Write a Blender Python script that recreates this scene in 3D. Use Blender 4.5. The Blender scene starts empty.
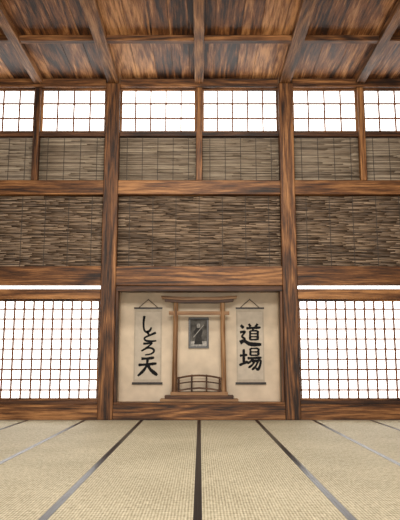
import bpy, bmesh, math, random
from mathutils import Vector, Matrix
random.seed(7)
scene = bpy.context.scene
scene.view_settings.view_transform = 'Standard'
COL = scene.collection

# ------------------------------------------------------------------ materials
def newmat(name):
    m = bpy.data.materials.new(name); m.use_nodes = True
    nt = m.node_tree
    return m, nt, nt.nodes["Principled BSDF"]

def ramp(nt, stops):
    r = nt.nodes.new("ShaderNodeValToRGB")
    e = r.color_ramp.elements
    while len(e) < len(stops): e.new(0.5)
    for i, (p, c) in enumerate(stops):
        e[i].position = p; e[i].color = (*c, 1)
    return r

def math_node(nt, op, a, b):
    n = nt.nodes.new("ShaderNodeMath"); n.operation = op
    for i, v in enumerate((a, b)):
        if isinstance(v, (int, float)): n.inputs[i].default_value = v
        else: nt.links.new(v, n.inputs[i])
    return n.outputs[0]

def wood(name, axis, dark, mid, light, rough=0.5, across=8.0, vary=.08):
    m, nt, bs = newmat(name)
    L = nt.links.new
    tc = nt.nodes.new("ShaderNodeTexCoord")
    at = nt.nodes.new("ShaderNodeAttribute"); at.attribute_name = "var"
    off = nt.nodes.new("ShaderNodeVectorMath"); off.operation = 'MULTIPLY_ADD'
    L(at.outputs["Color"], off.inputs[0]); off.inputs[1].default_value = (17, 13, 19)
    L(tc.outputs["Object"], off.inputs[2])
    def mp(al, ac):
        n = nt.nodes.new("ShaderNodeMapping")
        s = [ac, ac, ac]; s[axis] = al
        n.inputs["Scale"].default_value = s
        L(off.outputs[0], n.inputs["Vector"]); return n
    n1 = nt.nodes.new("ShaderNodeTexNoise"); n1.inputs["Scale"].default_value = 1
    n1.inputs["Detail"].default_value = 7; n1.inputs["Roughness"].default_value = .64; n1.inputs["Distortion"].default_value = .5
    L(mp(.5, across).outputs[0], n1.inputs["Vector"])
    n2 = nt.nodes.new("ShaderNodeTexNoise"); n2.inputs["Scale"].default_value = 1
    n2.inputs["Detail"].default_value = 5; n2.inputs["Roughness"].default_value = .75
    L(mp(2.2, across*6).outputs[0], n2.inputs["Vector"])
    # growth-ring figure
    n3 = nt.nodes.new("ShaderNodeTexNoise"); n3.inputs["Scale"].default_value = 1
    n3.inputs["Detail"].default_value = 1
    L(mp(.3, 2.6).outputs[0], n3.inputs["Vector"])
    rings = math_node(nt, 'PINGPONG', math_node(nt, 'MULTIPLY', n3.outputs[0], 18), 1.0)
    a = math_node(nt, 'MULTIPLY', n1.outputs[0], .52)
    b = math_node(nt, 'MULTIPLY', n2.outputs[0], .53)
    c = math_node(nt, 'MULTIPLY', rings, .10)
    s = math_node(nt, 'ADD', math_node(nt, 'ADD', a, b), c)
    v = math_node(nt, 'MULTIPLY', math_node(nt, 'SUBTRACT', at.outputs["Fac"], .5), vary)
    s = math_node(nt, 'ADD', s, v)
    r = ramp(nt, [(.46, dark), (.58, mid), (.72, light)])
    L(s, r.inputs[0]); L(r.outputs[0], bs.inputs["Base Color"])
    bs.inputs["Roughness"].default_value = rough
    bs.inputs["Specular IOR Level"].default_value = .3
    bp = nt.nodes.new("ShaderNodeBump"); bp.inputs["Strength"].default_value = .6; bp.inputs["Distance"].default_value = .012
    L(s, bp.inputs["Height"]); L(bp.outputs[0], bs.inputs["Normal"])
    return m

D1, M1, L1 = (.014, .005, .002), (.130, .050, .015), (.40, .19, .068)
WX = wood("timber_x", 0, D1, M1, L1)
WY = wood("timber_y", 1, D1, (.175, .075, .026), (.45, .23, .095))
WZ = wood("timber_z", 2, D1, M1, L1)
CEILW = wood("ceiling_board_wood", 1, (.016, .006, .003), (.20, .078, .026), (.60, .31, .13), across=6, vary=.14)
LIGHTX = wood("pale_wood_x", 0, (.08, .035, .014), (.25, .13, .057), (.38, .23, .115))
LIGHTZ = wood("pale_wood_z", 2, (.08, .035, .014), (.25, .13, .057), (.38, .23, .115))
DARKX = wood("dark_wood_x", 0, (.012, .005, .003), (.06, .024, .010), (.16, .07, .03))
DARKZ = wood("dark_wood_z", 2, (.012, .005, .003), (.06, .024, .010), (.16, .07, .03))

def plain(name, col, rough=.6, noise=0.0, scale=8, spec=.5):
    m, nt, bs = newmat(name)
    tc = nt.nodes.new("ShaderNodeTexCoord"); n = nt.nodes.new("ShaderNodeTexNoise")
    n.inputs["Scale"].default_value = scale; n.inputs["Detail"].default_value = 5
    nt.links.new(tc.outputs["Object"], n.inputs["Vector"])
    lo = tuple(c*(1-noise) for c in col); hi = tuple(min(1, c*(1+noise)) for c in col)
    r = ramp(nt, [(.3, lo), (.7, hi)])
    nt.links.new(n.outputs[0], r.inputs[0]); nt.links.new(r.outputs[0], bs.inputs["Base Color"])
    bs.inputs["Roughness"].default_value = rough
    bs.inputs["Specular IOR Level"].default_value = spec
    return m
LATX = plain("lattice_cedar", (.15, .060, .026), .6, .15, 3, .3)
PLASTER = plain("beige_plaster", (.60, .50, .38), .9, .12, 4)
WALLP = plain("brown_plaster", (.30, .22, .15), .9, .1, 4)
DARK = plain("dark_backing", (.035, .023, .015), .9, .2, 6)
INK = plain("sumi_ink", (.006, .006, .007), .8, .2, 8, .2)
SCROLL = plain("scroll_paper", (.49, .43, .35), .9, .10, 9)
SCROLLB = plain("scroll_silk_border", (.42, .36, .285), .8, .08, 20)
BLACKW = plain("black_lacquer", (.014, .010, .009), .35, .2)
SLAB = plain("floor_slab", (.12, .09, .06), .9, .1)
CORD = plain("cord", (.10, .07, .045), .8, .1)
STRING = plain("blind_string", (.05, .038, .03), .8, .1)

def paper(name, strength):
    m, nt, bs = newmat(name)
    tc = nt.nodes.new("ShaderNodeTexCoord"); n = nt.nodes.new("ShaderNodeTexNoise")
    n.inputs["Scale"].default_value = 1.2; n.inputs["Detail"].default_value = 3
    nt.links.new(tc.outputs["Object"], n.inputs["Vector"])
    r = ramp(nt, [(.3, (.96, .96, .95)), (.7, (1, .985, .95))])
    nt.links.new(n.outputs[0], r.inputs[0])
    bs.inputs["Base Color"].default_value = (.8, .8, .78, 1)
    nt.links.new(r.outputs[0], bs.inputs["Emission Color"])
    bs.inputs["Emission Strength"].default_value = strength
    bs.inputs["Roughness"].default_value = .9
    return m
PAPER = paper("backlit_washi_paper", 3.6)

def reed(name, stops):
    m, nt, bs = newmat(name); L = nt.links.new
    tc = nt.nodes.new("ShaderNodeTexCoord")
    at = nt.nodes.new("ShaderNodeAttribute"); at.attribute_name = "var"
    mp = nt.nodes.new("ShaderNodeMapping"); mp.inputs["Scale"].default_value = (5, 40, 40)
    L(tc.outputs["Object"], mp.inputs["Vector"])
    n = nt.nodes.new("ShaderNodeTexNoise"); n.inputs["Scale"].default_value = 1; n.inputs["Detail"].default_value = 3
    L(mp.outputs[0], n.inputs["Vector"])
    s = math_node(nt, 'ADD', math_node(nt, 'MULTIPLY', n.outputs[0], .6), math_node(nt, 'MULTIPLY', at.outputs["Fac"], .45))
    r = ramp(nt, stops)
    L(s, r.inputs[0]); L(r.outputs[0], bs.inputs["Base Color"]); bs.inputs["Roughness"].default_value = .6
    return m
REEDU = reed("pale_reed", [(.2, (.095, .070, .050)), (.5, (.25, .195, .14)), (.85, (.42, .35, .26))])
REEDL = reed("brown_reed", [(.2, (.045, .028, .018)), (.5, (.135, .090, .058)), (.8, (.34, .245, .165))])

# tatami
def tatami_mat():
    m, nt, bs = newmat("tatami_straw"); L = nt.links.new
    tc = nt.nodes.new("ShaderNodeTexCoord")
    def nz(sc, det=3):
        mp = nt.nodes.new("ShaderNodeMapping"); mp.inputs["Scale"].default_value = sc
        L(tc.outputs["Object"], mp.inputs["Vector"])
        n = nt.nodes.new("ShaderNodeTexNoise"); n.inputs["Scale"].default_value = 1; n.inputs["Detail"].default_value = det
        L(mp.outputs[0], n.inputs["Vector"]); return n.outputs[0]
    w = nt.nodes.new("ShaderNodeTexWave"); w.bands_direction = 'X'; w.inputs["Scale"].default_value = 15
    w.inputs["Distortion"].default_value = .6; L(tc.outputs["Object"], w.inputs["Vector"])
    w2 = nt.nodes.new("ShaderNodeTexWave"); w2.bands_direction = 'Y'; w2.inputs["Scale"].default_value = 6
    w2.inputs["Distortion"].default_value = 1.2; L(tc.outputs["Object"], w2.inputs["Vector"])
    s = math_node(nt, 'ADD', math_node(nt, 'MULTIPLY', nz((60, 14, 1)), .36), math_node(nt, 'MULTIPLY', nz((16, 60, 1)), .36))
    s = math_node(nt, 'ADD', s, math_node(nt, 'MULTIPLY', w.outputs["Fac"], .15))
    s = math_node(nt, 'ADD', s, math_node(nt, 'MULTIPLY', w2.outputs["Fac"], .06))
    s = math_node(nt, 'ADD', s, math_node(nt, 'MULTIPLY', nz((1.2, 1.2, 1)), .16))
    r = ramp(nt, [(.38, (.22, .195, .125)), (.56, (.455, .415, .295)), (.72, (.67, .62, .47))])
    L(s, r.inputs[0]); L(r.outputs[0], bs.inputs["Base Color"])
    bs.inputs["Roughness"].default_value = .7
    bs.inputs["Specular IOR Level"].default_value = .3
    bp = nt.nodes.new("ShaderNodeBump"); bp.inputs["Strength"].default_value = .6; bp.inputs["Distance"].default_value = .005
    L(s, bp.inputs["Height"]); L(bp.outputs[0], bs.inputs["Normal"])
    return m
TATAMI = tatami_mat()
HEM = plain("tatami_cloth_border", (.006, .006, .009), .32, .2, 30, .16)

# ------------------------------------------------------------------ mesh helpers
class B:
    def __init__(s):
        s.bm = bmesh.new(); s.lay = s.bm.loops.layers.float_color.new("var"); s.mats = []
    def mi(s, mat):
        if mat not in s.mats: s.mats.append(mat)
        return s.mats.index(mat)
    def paint(s, faces, mat):
        v = random.random(); k = s.mi(mat)
        for f in faces:
            f.material_index = k
            for l in f.loops: l[s.lay] = (v, v, v, 1)
    def box(s, x0, x1, y0, y1, z0, z1, mat):
        vs = [s.bm.verts.new(p) for p in ((x0,y0,z0),(x1,y0,z0),(x1,y1,z0),(x0,y1,z0),(x0,y0,z1),(x1,y0,z1),(x1,y1,z1),(x0,y1,z1))]
        fs = [s.bm.faces.new([vs[i] for i in q]) for q in ((3,2,1,0),(4,5,6,7),(0,1,5,4),(1,2,6,5),(2,3,7,6),(3,0,4,7))]
        s.paint(fs, mat)
    def prism(s, prof, y0, y1, mat):
        a = [s.bm.verts.new((x, y0, z)) for x, z in prof]; b = [s.bm.verts.new((x, y1, z)) for x, z in prof]
        n = len(prof); fs = [s.bm.faces.new(a), s.bm.faces.new(b[::-1])]
        for i in range(n): fs.append(s.bm.faces.new((a[i], b[i], b[(i+1)%n], a[(i+1)%n])))
        s.paint(fs, mat)
    def tube(s, pts, r, mat, n=8, flat=1.0):
        rings = []
        for i, p in enumerate(pts):
            p = Vector(p)
            t = (Vector(pts[min(i+1, len(pts)-1)]) - Vector(pts[max(i-1, 0)])).normalized()
            u = t.cross(Vector((0, 1, 0)));
            if u.length < .1: u = t.cross(Vector((1, 0, 0)))
            u.normalize(); w = t.cross(u)
            rr = r[i] if isinstance(r, (list, tuple)) else r
            rings.append([s.bm.verts.new(p + u*rr*math.cos(2*math.pi*k/n) + w*rr*flat*math.sin(2*math.pi*k/n)) for k in range(n)])
        fs = []
        for a, b in zip(rings, rings[1:]):
            for k in range(n): fs.append(s.bm.faces.new((a[k], a[(k+1)%n], b[(k+1)%n], b[k])))
        fs.append(s.bm.faces.new(rings[0][::-1])); fs.append(s.bm.faces.new(rings[-1]))
        s.paint(fs, mat)
    def done(s, name, parent=None, bevel=0.0, smooth=False):
        bmesh.ops.recalc_face_normals(s.bm, faces=s.bm.faces)
        me = bpy.data.meshes.new(name); s.bm.to_mesh(me); s.bm.free()
        for m in s.mats: me.materials.append(m)
        if smooth:
            for p in me.polygons: p.use_smooth = True
        ob = bpy.data.objects.new(name, me); COL.objects.link(ob)
        if bevel:
            md = ob.modifiers.new("bevel", 'BEVEL'); md.width = bevel; md.segments = 2; md.limit_method = 'ANGLE'
        if parent: ob.parent = parent
        return ob
def empty(name):
    e = bpy.data.objects.new(name, None); COL.objects.link(e); return e

# ------------------------------------------------------------------ dimensions (metres)
WY0 = 10.40            # face of the posts
FY = 10.47             # face of the rails
HALF = 1.575; PW = .130
MULL = 2.95; OUT = 4.32; RX = 5.75
NEAR = -1.2
CEIL = 5.99
posts = [-OUT, -HALF, HALF, OUT]

b = B(); b.box(-RX, RX, NEAR, 11.6, -.30, -.06, SLAB); b.done("floor")
b = B(); mw = .95; ml = 1.9; y = 10.36
while y > NEAR + .1:
    y1 = y; y0 = max(y - ml, NEAR)
    for i in range(-6, 6):
        x0 = i*mw; x1 = x0 + mw; h = .028
        b.box(x0+h, x1-h, y0+.0008, y1-.0008, -.06, 0, TATAMI)
        b.box(x0+.0004, x0+h, y0+.0008, y1-.0008, -.06, .0015, HEM)
        b.box(x1-h, x1-.0004, y0+.0008, y1-.0008, -.06, .0015, HEM)
    y = y0
b.done("tatami_mat")

# ceiling
BD = .12
b = B(); x = -RX
while x < RX:
    w = random.choice([.30, .36, .42]); x1 = min(x+w, RX)
    b.box(x+.003, x1-.003, NEAR, 11.2, CEIL+BD, CEIL+BD+.03+random.uniform(0, .006), CEILW)
    x = x1
b.box(-RX, RX, NEAR, 11.2, CEIL+.18, CEIL+.22, DARK)
b.done("ceiling")
for k, x in enumerate([-OUT, -MULL, -HALF, 0, HALF, MULL, OUT]):
    w = .10 if abs(x) in (HALF, OUT) else .08
    b = B(); b.box(x-w, x+w, NEAR, WY0+.10, CEIL, CEIL+BD, WY); b.done("ceiling_beam", bevel=.008)
yy = 9.0
while yy > NEAR:
    b = B(); b.box(-RX, RX, yy-.05, yy+.05, CEIL+.02, CEIL+BD-.001, WX); b.done("ceiling_crossbeam", bevel=.006); yy -= 1.4

# posts
for x in posts:
    b = B(); b.box(x-PW, x+PW, WY0, WY0+.27, 0, CEIL+.0, WZ); b.done("wooden_pillar", bevel=.012)
bays = [(-OUT+PW, -HALF-PW), (-HALF+PW, HALF-PW), (HALF+PW, OUT-PW)]
tn = 1
def trim(x0, x1, y0, y1, z0, z1, mat=WX, bev=.008):
    global tn
    b = B(); b.box(x0, x1, y0, y1, z0, z1, mat); o = b.done("trim_%d" % tn, bevel=bev); tn += 1; return o
for i, (x0, x1) in enumerate(bays):
    trim(x0, x1, FY-.05, FY+.16, 5.925, CEIL+.10)        # cornice
    trim(x0, x1, FY, FY+.10, 5.00, 5.075, DARKX)         # rail below clerestory
    trim(x0, x1, FY-.04, FY+.16, 3.895, 4.155)           # upper beam
    trim(x0, x1, FY-.05, FY+.18, 2.265, 2.60)            # lower beam
    trim(x0, x1, FY-.06, FY+.20, 0.0, .25)               # sill
    if i != 1:
        trim(x0, x1, FY-.03, FY+.10, 2.03, 2.205)        # shoji header
        trim(x0, x1, FY-.01, FY+.12, .25, .315, DARKX)   # sliding track
for x in (-MULL, 0, MULL):
    trim(x-.055, x+.055, FY-.045, FY+.12, 4.155, 5.92, WZ)

cells = [(-OUT+PW, -MULL-.055), (-MULL+.055, -HALF-PW), (-HALF+PW, -.055), (.055, HALF-PW), (HALF+PW, MULL-.055), (MULL+.055, OUT-PW)]
wn = 1
def window(x0, x1, z0, z1, nx, nz, fr, bar, yb):
    global wn
    e = empty("window_%d" % wn); wn += 1
    b = B(); b.box(x0, x1, yb+.035, yb+.04, z0, z1, PAPER); b.done("paper", e)
    b = B()
    b.box(x0, x1, yb-.01, yb+.03, z0, z0+fr, WX); b.box(x0, x1, yb-.01, yb+.03, z1-fr, z1, WX)
    b.box(x0, x0+fr, yb-.01, yb+.03, z0+fr, z1-fr, WZ); b.box(x1-fr, x1, yb-.01, yb+.03, z0+fr, z1-fr, WZ)
    for k in range(1, nx):
        x = x0 + (x1-x0)*k/nx; b.box(x-bar/2, x+bar/2, yb, yb+.026, z0+fr, z1-fr, LATX)
    for k in range(1, nz):
        z = z0 + (z1-z0)*k/nz; b.box(x0+fr, x1-fr, yb+.004, yb+.03, z-bar/2, z+bar/2, LATX)
    b.done("lattice", e)
for x0, x1 in cells:
    window(x0, x1, 5.075, 5.925, max(4, round((x1-x0)/.28)), 3, .035, .028, FY+.04)

def blind(x0, x1, z0, z1, mat, pitch, yb, strings, seg, jit):
    e = empty("bamboo_blind")
    b = B(); z = z0 + pitch/2
    while z < z1 - pitch*.3:
        x = x0 + .005
        while x < x1 - .01:
            xe = min(x + random.uniform(*seg), x1-.005)
            j = random.uniform(-jit, jit)*pitch; j2 = random.uniform(-jit, jit)*pitch
            r = pitch*random.uniform(.38, .54)
            b.tube([(x, yb+random.uniform(-.004, .004), z+j), ((x+xe)/2, yb, z+(j+j2)/2), (xe, yb, z+j2)], r, mat, 6)
            x = xe
        z += pitch
    b.done("reeds", e, smooth=True)
    b = B(); n = max(2, round((x1-x0)/strings))
    for k in range(n):
        x = x0 + (x1-x0)*(k+.5)/n
        b.box(x-.005, x+.005, yb-pitch*.5-.006, yb-pitch*.5-.001, z0, z1, STRING)
    b.done("strings", e)
for x0, x1 in cells: blind(x0, x1, 4.165, 4.995, REEDU, .022, FY+.06, .28, (.5, 1.4), .12)
for x0, x1 in bays: blind(x0, x1, 2.61, 3.89, REEDL, .024, FY+.06, .40, (.12, .6), .3)

b = B()
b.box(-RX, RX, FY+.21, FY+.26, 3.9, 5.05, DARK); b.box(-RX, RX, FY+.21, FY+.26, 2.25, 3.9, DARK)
b.box(-RX, -OUT-PW, FY-.02, FY+.20, 0, CEIL, WALLP); b.box(OUT+PW, RX, FY-.02, FY+.20, 0, CEIL, WALLP)
b.done("wall_north")
for s, nm in ((-1, "wall_west"), (1, "wall_east")):
    b = B(); xa, xb = sorted((s*RX, s*(RX+.15))); b.box(xa, xb, NEAR, 10.7, -.06, CEIL+.22, WALLP); b.done(nm)

for x0, x1 in (bays[0], bays[2]):
    window(x0, x1, .315, 2.03, 15, 10, .04, .029, FY+.02)
    e = empty("window_%d" % wn); wn += 1
    b = B(); b.box(x0, x1, FY+.06, FY+.065, 2.205, 2.265, PAPER); b.done("paper", e)

# ------------------------------------------------------------------ alcove
AX = HALF - PW; AB = 11.15; AF = .25; AT = 2.30
b = B(); b.box(-AX-.1, AX+.1, AB, AB+.08, AF-.1, AT+.1, PLASTER); b.done("wall_alcove_back")
b = B(); b.box(-AX-.06, -AX, FY+.2, AB, AF-.1, AT+.1, PLASTER); b.done("wall_alcove_left")
b = B(); b.box(AX, AX+.06, FY+.2, AB, AF-.1, AT+.1, PLASTER); b.done("wall_alcove_right")
b = B(); b.box(-AX, AX, FY+.26, AB, AT, AT+.06, CEILW); b.done("ceiling_alcove")
b = B(); b.box(-AX, AX, FY+.2, AB, AF-.08, AF, WX); b.done("floor_alcove")
trim(-AX, AX, FY-.01, FY+.20, 2.165, 2.265, DARKX)
trim(-AX, -AX+.045, FY-.01, FY+.20, .25, 2.165, DARKZ)
trim(AX-.045, AX, FY-.01, FY+.20, .25, 2.165, DARKZ)
trim(-AX, AX, FY-.03, FY+.22, .25, .285)

# brush strokes: (width factor, [(x, y), ...]) in a unit box
GLYPH = {
 "shi": [(1.0, [(-.18,.50),(-.24,.05),(-.18,-.35),(.05,-.50),(.30,-.38),(.42,-.20)])],
 "to": [(1.0, [(-.18,.50),(-.05,.12)]), (1.0, [(.42,.32),(.02,.08),(-.32,-.16),(-.24,-.40),(.08,-.47),(.45,-.42)])],
 "ro": [(1.0, [(-.32,.42),(.0,.44),(.28,.47),(-.02,.15),(-.42,-.18),(-.05,.06),(.28,.04),(.43,-.16),(.25,-.40),(-.18,-.50)])],
 "ten": [(1.1, [(-.32,.38),(.0,.39),(.34,.44)]), (1.1, [(-.46,.06),(.0,.09),(.46,.14)]), (1.1, [(.0,.42),(-.03,.10),(-.18,-.20),(-.48,-.50)]), (1.4, [(.0,.10),(.16,-.18),(.50,-.46)])],
 "dou": [(1,[(-.06,.52),(.03,.38)]), (1,[(.36,.52),(.24,.36)]), (1,[(-.18,.31),(.15,.33),(.50,.35)]), (.8,[(.18,.33),(.12,.20)]),
         (.9,[(0,.20),(-.01,-.24)]), (.7,[(0,.19),(.36,.20)]), (1,[(.36,.20),(.35,-.24)]), (.6,[(0,.06),(.35,.06)]), (.6,[(0,-.08),(.35,-.08)]), (.7,[(0,-.22),(.35,-.21)]),
         (1.2,[(-.44,.46),(-.30,.32)]), (.9,[(-.48,.12),(-.24,.15),(-.38,-.06),(-.26,-.20),(-.46,-.38)]), (1.5,[(-.48,-.36),(-.28,-.28),(.0,-.42),(.52,-.44)])],
 "ba": [(1,[(-.50,.15),(-.14,.19)]), (1.1,[(-.31,.46),(-.31,-.22)]), (1.1,[(-.52,-.30),(-.12,-.12)]),
        (.9,[(0,.50),(0,.15)]), (.7,[(0,.49),(.38,.50)]), (1,[(.38,.50),(.37,.15)]), (.6,[(0,.33),(.37,.33)]), (.7,[(0,.17),(.37,.17)]),
        (1,[(-.14,.03),(.2,.04),(.52,.06)]), (.9,[(.10,.03),(.0,-.12),(-.16,-.22)]), (1,[(.05,-.10),(.30,-.09),(.47,-.08),(.42,-.36),(.33,-.50),(.24,-.42)]),
        (.9,[(.20,-.10),(.08,-.28),(-.10,-.42)]), (.9,[(.35,-.10),(.24,-.34),(.06,-.52)])],
}
def crom(P, n=8):
    if len(P) == 2: return [(P[0][0]+(P[1][0]-P[0][0])*t/n, P[0][1]+(P[1][1]-P[0][1])*t/n) for t in range(n+1)]
    Q = [P[0]] + P + [P[-1]]; out = []
    for i in range(1, len(Q)-2):
        for k in range(n):
            t = k/n; pt = []
            for c in (0, 1):
                a, b_, c_, d = Q[i-1][c], Q[i][c], Q[i+1][c], Q[i+2][c]
                pt.append(.5*((2*b_)+(-a+c_)*t+(2*a-5*b_+4*c_-d)*t*t+(-a+3*b_-3*c_+d)*t**3))
            out.append(tuple(pt))
    out.append(P[-1]); return out
def brush(e, name, cx, zc, w, h, th, yb):
    bm = bmesh.new()
    for si, (wf, pts) in enumerate(GLYPH[name]):
        C = crom([(cx+px*w, zc+py*h) for px, py in pts]); n = len(C); L, R = [], []
        yy = yb - .0006 - .0002*si
        for i, (x, z) in enumerate(C):
            a = C[max(i-1, 0)]; c = C[min(i+1, n-1)]; dx, dz = c[0]-a[0], c[1]-a[1]; l = math.hypot(dx, dz) or 1
            t = i/(n-1)
            wd = th*wf*.5*(1.15-.35*math.sin(math.pi*min(t*1.3, 1)) - .55*max(0, (t-.65)/.35)**1.5)
            if i == 0: wd *= .55
            wd *= 1 + .08*math.sin(i*2.7+si)
            L.append(bm.verts.new((x-dz/l*wd, yy, z+dx/l*wd))); R.append(bm.verts.new((x+dz/l*wd, yy, z-dx/l*wd)))
        for i in range(n-1): bm.faces.new((L[i], R[i], R[i+1], L[i+1]))
    me = bpy.data.meshes.new("character"); bm.to_mesh(me); bm.free(); me.materials.append(INK)
    o = bpy.data.objects.new("character_" + name, me); COL.objects.link(o); o.parent = e

def scroll(cx, chars):
    e = empty("calligraphy_scroll"); yb = AB - .012; w = .25; zt, zb = 1.93, .575
    b = B(); b.box(cx-w, cx+w, yb-.004, yb+.004, zb, zt, SCROLLB)
    b.box(cx-w+.022, cx+w-.022, yb-.007, yb-.003, zb+.07, zt-.07, SCROLL); b.done("hanging_paper", e)
    b = B(); b.tube([(cx-w-.01, yb-.004, zt), (cx+w+.01, yb-.004, zt)], .016, BLACKW, 10)
    b.tube([(cx-w-.025, yb-.01, zb), (cx+w+.025, yb-.01, zb)], .020, BLACKW, 12)
    b.done("roller_rods", e, smooth=False)
    b = B(); b.tube([(cx-w*.75, yb-.004, zt), (cx, yb-.004, zt+.16)], .007, CORD, 6)
    b.tube([(cx+w*.75, yb-.004, zt), (cx, yb-.004, zt+.16)], .007, CORD, 6)
    b.tube([(cx, yb-.02, zt+.163), (cx, AB+.0, zt+.163)], .008, BLACKW, 8); b.done("cord", e)
    for nm, ox, zc, w_, h_, th in chars: brush(e, nm, cx+ox, zc, w_, h_, th, yb-.0075)
scroll(-.935, [("shi", -.03, 1.64, .22, .30, .044), ("to", .03, 1.42, .28, .20, .042), ("ro", .0, 1.19, .27, .22, .038), ("ten", .0, .88, .36, .35, .048)])
scroll(.93, [("dou", 0, 1.44, .39, .39, .050), ("ba", 0, 1.01, .39, .38, .050)])

# framed picture
e = empty("framed_picture"); yb = AB-.03; x0, x1, z0, z1 = -.195, .175, 1.20, 1.76
b = B(); t = .038
b.box(x0, x1, yb, AB-.002, z0, z0+t, BLACKW); b.box(x0, x1, yb, AB-.002, z1-t, z1, BLACKW)
b.box(x0, x0+t, yb, AB-.002, z0+t, z1-t, BLACKW); b.box(x1-t, x1, yb, AB-.002, z0+t, z1-t, BLACKW); b.done("frame", e, bevel=.004)
PIC = plain("ink_wash_print", (.085, .08, .072), .7, .8, 9, .2)
PALE = plain("print_pale_figure", (.30, .285, .26), .6, .5, 24)
MID = plain("print_dark_robe", (.030, .028, .026), .7, .4, 24, .2)
b = B(); b.box(x0+t, x1-t, yb+.012, yb+.018, z0+t, z1-t, PIC)
b.box(x0+t, x1-t, yb+.010, yb+.012, z0+t, z0+t+.09, PALE); b.done("print", e)
b = B(); cx = -.01
b.prism([(cx-.085, 1.27), (cx+.07, 1.27), (cx+.05, 1.42), (cx+.075, 1.52), (cx+.03, 1.575), (cx-.04, 1.575), (cx-.09, 1.50), (cx-.05, 1.42)], yb+.007, yb+.010, MID)
b.prism([(cx-.025, 1.57), (cx+.018, 1.57), (cx+.028, 1.61), (cx+.015, 1.655), (cx-.02, 1.655), (cx-.035, 1.61)], yb+.006, yb+.010, PALE)
b.prism([(cx-.10, 1.40), (cx-.085, 1.40), (cx+.10, 1.62), (cx+.09, 1.63)], yb+.005, yb+.008, PALE); b.done("figure", e)

# torii shrine
e = empty("torii_shrine")
TY = 10.86
b = B()
b.prism([(-.67, 2.075), (-.30, 2.045), (.30, 2.045), (.67, 2.075), (.68, 2.125), (.30, 2.10), (-.30, 2.10), (-.68, 2.125)], TY-.07, TY+.07, LIGHTX)
b.prism([(-.61, 2.02), (-.30, 1.995), (.30, 1.995), (.61, 2.02), (.62, 2.072), (.30, 2.044), (-.30, 2.044), (-.62, 2.072)], TY-.05, TY+.05, DARKX)
b.done("kasagi", e, bevel=.004)
b = B(); b.box(-.54, .54, TY-.03, TY+.03, 1.785, 1.85, LIGHTX)
b.done("nuki", e, bevel=.004)
b = B()
for s in (-1, 1):
    b.tube([(s*.435, TY, .43), (s*.425, TY, 1.2), (s*.418, TY, 2.0)], [.047, .044, .041], LIGHTZ, 20)
b.done("pillars", e)
b = B(); b.box(-.68, .68, 10.72, 11.05, AF+.001, AF+.07, LIGHTX)
b.box(-.60, .60, 10.75, 11.03, AF+.07, AF+.13, DARKX)
b.box(-.50, .50, 10.77, 11.01, AF+.13, AF+.19, LIGHTX); b.done("stepped_base", e, bevel=.006)
b = B()
def arch(z0, h, r, y, w):
    return [(x, y, z0+h*(1-(x/w)**2)) for x in [w*(k/10-1) for k in range(21)]]
for y in (10.80, 10.97):
    b.tube(arch(.665, .055, .013, y, .40), .015, DARKX, 10)
    b.tube(arch(.575, .040, .01, y, .38), .009, DARKX, 8)
    for x in (-.36, -.13, .13, .36):
        b.tube([(x, y, .43), (x, y, .665+.055*(1-(x/.4)**2)+.02)], .014, DARKZ, 10)
b.prism([(-.40, .44), (-.2, .475), (0, .49), (.2, .475), (.40, .44), (.40, .46), (.2, .50), (0, .515), (-.2, .50), (-.40, .46)], 10.79, 10.98, DARKX)
b.done("arched_bridge", e, smooth=False)

# ------------------------------------------------------------------ light
w = bpy.data.worlds.new("world"); scene.world = w; w.use_nodes = True
bg = w.node_tree.nodes["Background"]; bg.inputs[0].default_value = (1, .95, .88, 1); bg.inputs[1].default_value = .5
def area(name, loc, rot, sx, sy, p, col):
    l = bpy.data.lights.new(name, 'AREA'); l.shape = 'RECTANGLE'; l.size = sx; l.size_y = sy; l.energy = p; l.color = col
    o = bpy.data.objects.new(name, l); o.location = loc; o.rotation_euler = rot; COL.objects.link(o); return o
area("added_key_behind_camera", (0, -.9, 4.9), (math.radians(78), 0, 0), 4, 1.4, 600, (1, .945, .86))  # added key light behind the camera, aimed at the wall for beam shadows
area("added_low_ceiling_fill", (0, -.7, .9), (math.radians(122), 0, 0), 5, 1.0, 320, (1, .92, .82))  # added low area light tilted upward to brighten the ceiling
area("added_overhead_fill", (0, 6.4, 5.7), (math.radians(14), 0, 0), 3, .8, 180, (1, .94, .84))  # added fill high in the hall, not a fixture of the room

cam = bpy.data.cameras.new("camera"); co = bpy.data.objects.new("camera", cam); COL.objects.link(co)
cam.sensor_fit = 'VERTICAL'; cam.sensor_height = 36; cam.lens = 606/520*36
co.location = (0.015, 0, .955); co.rotation_euler = (math.radians(90+9.55), 0, 0)
cam.clip_start = .05
scene.camera = co
